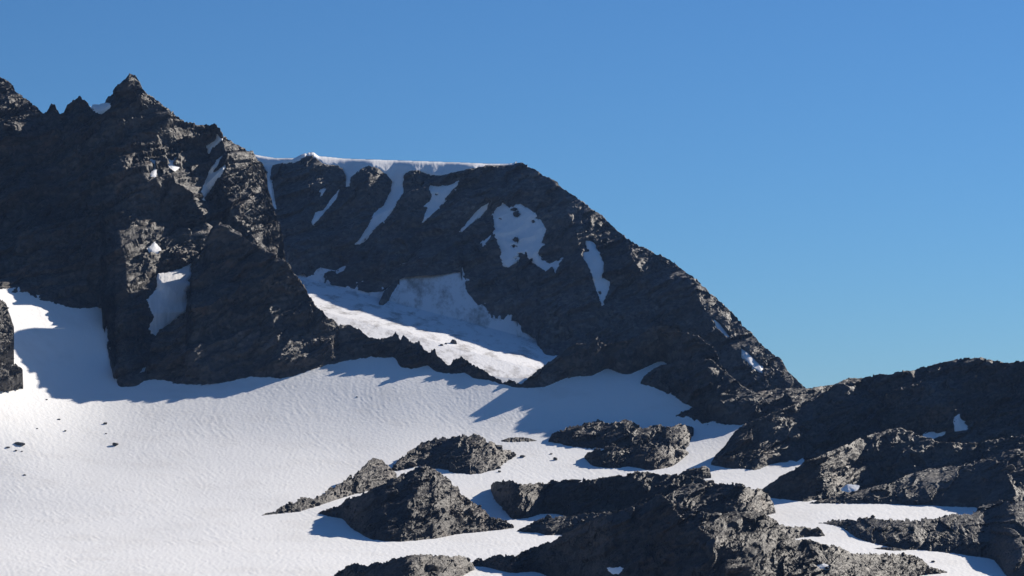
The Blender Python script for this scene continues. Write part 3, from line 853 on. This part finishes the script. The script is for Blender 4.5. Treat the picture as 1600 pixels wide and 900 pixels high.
# ------------------------------------------------------------------ snow sheets
def snow_relief(px, py, r):
    x = (px - 800) / F * r
    y = r
    warp = 6 * fbm(x / 40, y / 60, 211, 2)
    streak = 0.05 * fbm((x + warp) / 2.6, y / 45.0, 201, 2) * (0.35 + 0.65 * sst(-py, -720, -610))
    cups = 0.075 * fbm(x / 1.3, y / 2.2, 205, 3)
    roll = 1.6 * fbm(x / 90, y / 120, 207, 2)
    ripple = 0.05 * fbm((x * 0.8 + y * 0.35) / 1.6, (y * 0.8 - x * 0.35) / 14.0, 209, 2)
    return streak + cups + roll * 0.35 + ripple * sst(fbm(x / 35, y / 45, 215, 2), -0.3, 0.5)

gu = np.concatenate([np.arange(-420, -20, 6.0), np.arange(-20, 1621, 1.7), np.arange(1624, 2200, 6.0)])
g_top = curve([(-330, 450), (0, 452), (45, 447), (60, 461), (130, 469), (158, 464), (166, 500), (180, 575), (215, 575), (300, 560), (440, 568), (530, 556), (600, 545), (690, 572), (790, 590), (850, 590), (950, 562), (1030, 550), (1060, 572), (1090, 622), (1112, 640),
               (1180, 650), (1230, 690), (1256, 714), (1268, 782), (1450, 784), (1550, 784), (1931, 795)], gu)
gv = np.concatenate([np.arange(440, 906, 0.9), [915., 930., 950., 970., 1000., 1040., 1100.]])
GX, GY = np.meshgrid(gu, gv)
GR = r_glacier(GX, GY)
V = to_xyz(GX, GY, GR)
V[..., 2] += snow_relief(GX, GY, GR)
# carry the sheet on towards and past the camera, below it
nearV = []
for r in (300.0, 150.0, 40.0, -200.0):
    row = V[-1].copy()
    row[:, 0] = row[:, 0] * (1.0 + (540 - r) / 300.0)
    row[:, 1] = r
    row[:, 2] = -45.0
    nearV.append(row[None])
V = np.concatenate([V] + nearV, 0)
gq = grid_quads(V.shape[0], V.shape[1])
ok = (GY >= g_top[None, :]).ravel()
ok = np.concatenate([ok, np.ones(4 * len(gu), bool)])
gq = gq[ok[gq].all(1)]
used = np.unique(gq)
re_i = np.zeros(len(ok), np.int64)
re_i[used] = np.arange(len(used))
V, gq = V.reshape(-1, 3)[used], re_i[gq]
tag(mesh_obj('glacier', V, gq, M_snow, smooth=True), 'broad white glacier sloping down to the lower left', 'glacier', kind='structure')

uu = np.arange(380, 930, 1.3)
top = curve(back_base, uu) - 14
nv = 230
t = np.linspace(0, 1, nv)[:, None]
GX = np.repeat(uu[None, :], nv, 0)
low_edge = curve([(380, 530), (520, 535), (600, 546), (650, 556), (700, 580), (760, 598), (812, 607), (840, 598), (930, 560)], uu)
GY = low_edge[None, :] * (1 - t) + t * top[None, :]
GR = r_upper(GX, GY)
GR = smooth1(GR.mean(1), 2)[:, None] * 0 + GR
V = to_xyz(GX, GY, GR)
V[..., 2] += snow_relief(GX, GY, GR) * 0.9
tag(mesh_obj('glacier', V, grid_quads(V.shape[0], V.shape[1]), M_ice, smooth=True), 'upper snowfield under the back mountain, half in blue shade', 'glacier', kind='structure')

# valley floor that carries the ground on to the horizon behind the mountains
xs = np.linspace(-14000, 14000, 71)
ys = np.linspace(-3000, 26000, 71)
X, Y = np.meshgrid(xs, ys)
Z = -75 + 30 * fbm(X / 3000, Y / 3000, 301, 3)
tag(mesh_obj('ground', np.stack([X, Y, Z], -1), grid_quads(71, 71), M_scree, smooth=True), 'bare rocky ground reaching the horizon behind the mountains', 'ground', kind='structure')

# ------------------------------------------------------------------ boulders
def boulder(label, px, py, w, h, seed, rfun=r_glacier, group='boulders on the glacier', lift=0.0):
    """a chipped block: a ball cut by random planes, its foot sunk in the snow"""
    rng = np.random.default_rng(seed)
    v = ICO_V.copy()
    for k in range(16):
        n = rng.normal(size=3)
        n /= np.linalg.norm(n)
        c = rng.uniform(0.55, 0.9)
        d = v @ n
        v = np.where((d > c)[:, None], v - np.outer(d - c, n), v)
    v += rng.normal(size=v.shape) * 0.012
    r = float(rfun(px, py))
    m = r / F
    w, h = w * 0.85, h * 0.9
    v = v * np.array([w * 0.5 * m, w * 0.45 * m, h * 0.62 * m])
    p = to_xyz(np.float64(px), np.float64(py), np.float64(r))
    me = bpy.data.meshes.new('boulder')
    me.from_pydata([tuple(q) for q in v], [], ICO_F)
    me.materials.append(M_stone)
    o = bpy.data.objects.new('boulder', me)
    S.collection.objects.link(o)
    o.location = (p[0], p[1], p[2] + h * 0.3 * m + lift)
    return tag(o, label, 'boulder', group)

boulder('dark angular boulder alone on the white glacier, largest one at left', 180, 696, 13, 6, 1)
boulder('small dark stone on the glacier above the largest lone boulder', 165, 663, 9, 4.5, 2)
boulder('flat dark rock at the left edge of the glacier, biggest of its cluster', 31, 695, 22, 6, 3)
boulder('smaller stone just left of the flat rock at the left edge', 12, 700, 9, 4, 4)
boulder('little stone below the flat rock at the left edge', 25, 705, 7, 3, 5)
boulder('little stone on the right below the flat rock at the left edge', 34, 706, 5, 2.5, 6)
boulder('single small stone on the glacier well below the left cluster', 38, 743, 7, 3, 7)
boulder('tiny stone on the ribbed snow below the left edge outcrop', 73, 625, 4, 2.5, 8)
boulder('tiny stone right of the left cluster, below the ribbed snow', 92, 656, 6, 2.5, 9)
boulder('tiny stone between the left cluster and the small dark stone', 102, 674, 5, 2.5, 10)
boulder('tiny stone left of the tiny one at the middle of the ribbed snow', 58, 670, 5, 2, 11)
boulder('tiny speck of stone just above the largest lone boulder', 166, 678, 4, 2, 12)
boulder('tiny stone at the foot of the shadow teeth of the rock rib', 558, 621, 5, 2.2, 13)
boulder('boulder on the crest of the broad outcrop above the big central one', 742, 683, 10, 8, 14, lambda a, b: r_glacier(a, 736) + 20, 'boulders on the outcrops', 0)
boulder('grey boulder on the sunlit strip of the upper snowfield', 709, 537, 14, 9, 15, r_upper, 'boulders on the upper snowfield')
boulder('small stone left of the grey boulder on the upper snowfield', 690, 540, 8, 4, 16, r_upper, 'boulders on the upper snowfield')
boulder('pair-like low stone nearest the rib on the upper snowfield', 697, 538, 6, 3, 17, r_upper, 'boulders on the upper snowfield')
boulder('dark stone in the middle snow left of the wide outcrop', 868, 719, 9, 7, 18, group='stones in the middle snow')
boulder('flat small stone just above the dark stone in the middle snow', 861, 710, 8, 2.5, 19, group='stones in the middle snow')
boulder('dark stone at the tip right of the broad outcrop', 816, 715, 13, 5, 20, group='stones in the middle snow')
boulder('small stone at the lower foot of the broad outcrop', 780, 738, 8, 4, 21, group='stones in the middle snow')
boulder('small stone on the winding snow tongue at lower right', 1458, 878, 8, 3, 22, group='stones in the middle snow')

# ------------------------------------------------------------------ the blue air between the camera and the mountains
HAZE = 2.8e-5
def haze_box():
    x, y0, y1, z0, z1 = 16000.0, -3500.0, 27000.0, -140.0, 420.0
    v = [(-x, y0, z0), (x, y0, z0), (x, y1, z0), (-x, y1, z0), (-x, y0, z1), (x, y0, z1), (x, y1, z1), (-x, y1, z1)]
    f = [(0, 3, 2, 1), (4, 5, 6, 7), (0, 1, 5, 4), (1, 2, 6, 5), (2, 3, 7, 6), (3, 0, 4, 7)]
    m = bpy.data.materials.new('haze_air')
    m.use_nodes = True
    t = m.node_tree
    t.nodes.remove(t.nodes['Principled BSDF'])
    pv = t.nodes.new('ShaderNodeVolumePrincipled')
    pv.inputs['Color'].default_value = (0.30, 0.52, 1.0, 1)
    pv.inputs['Density'].default_value = HAZE
    pv.inputs['Anisotropy'].default_value = 0.0
    t.links.new(pv.outputs[0], t.nodes['Material Output'].inputs['Volume'])
    me = bpy.data.meshes.new('haze')
    me.from_pydata(v, [], f)
    me.materials.append(m)
    o = bpy.data.objects.new('haze', me)
    S.collection.objects.link(o)
    tag(o, 'thin blue air between the camera and the mountains', 'haze', kind='stuff')
if HAZE > 0:
    haze_box()
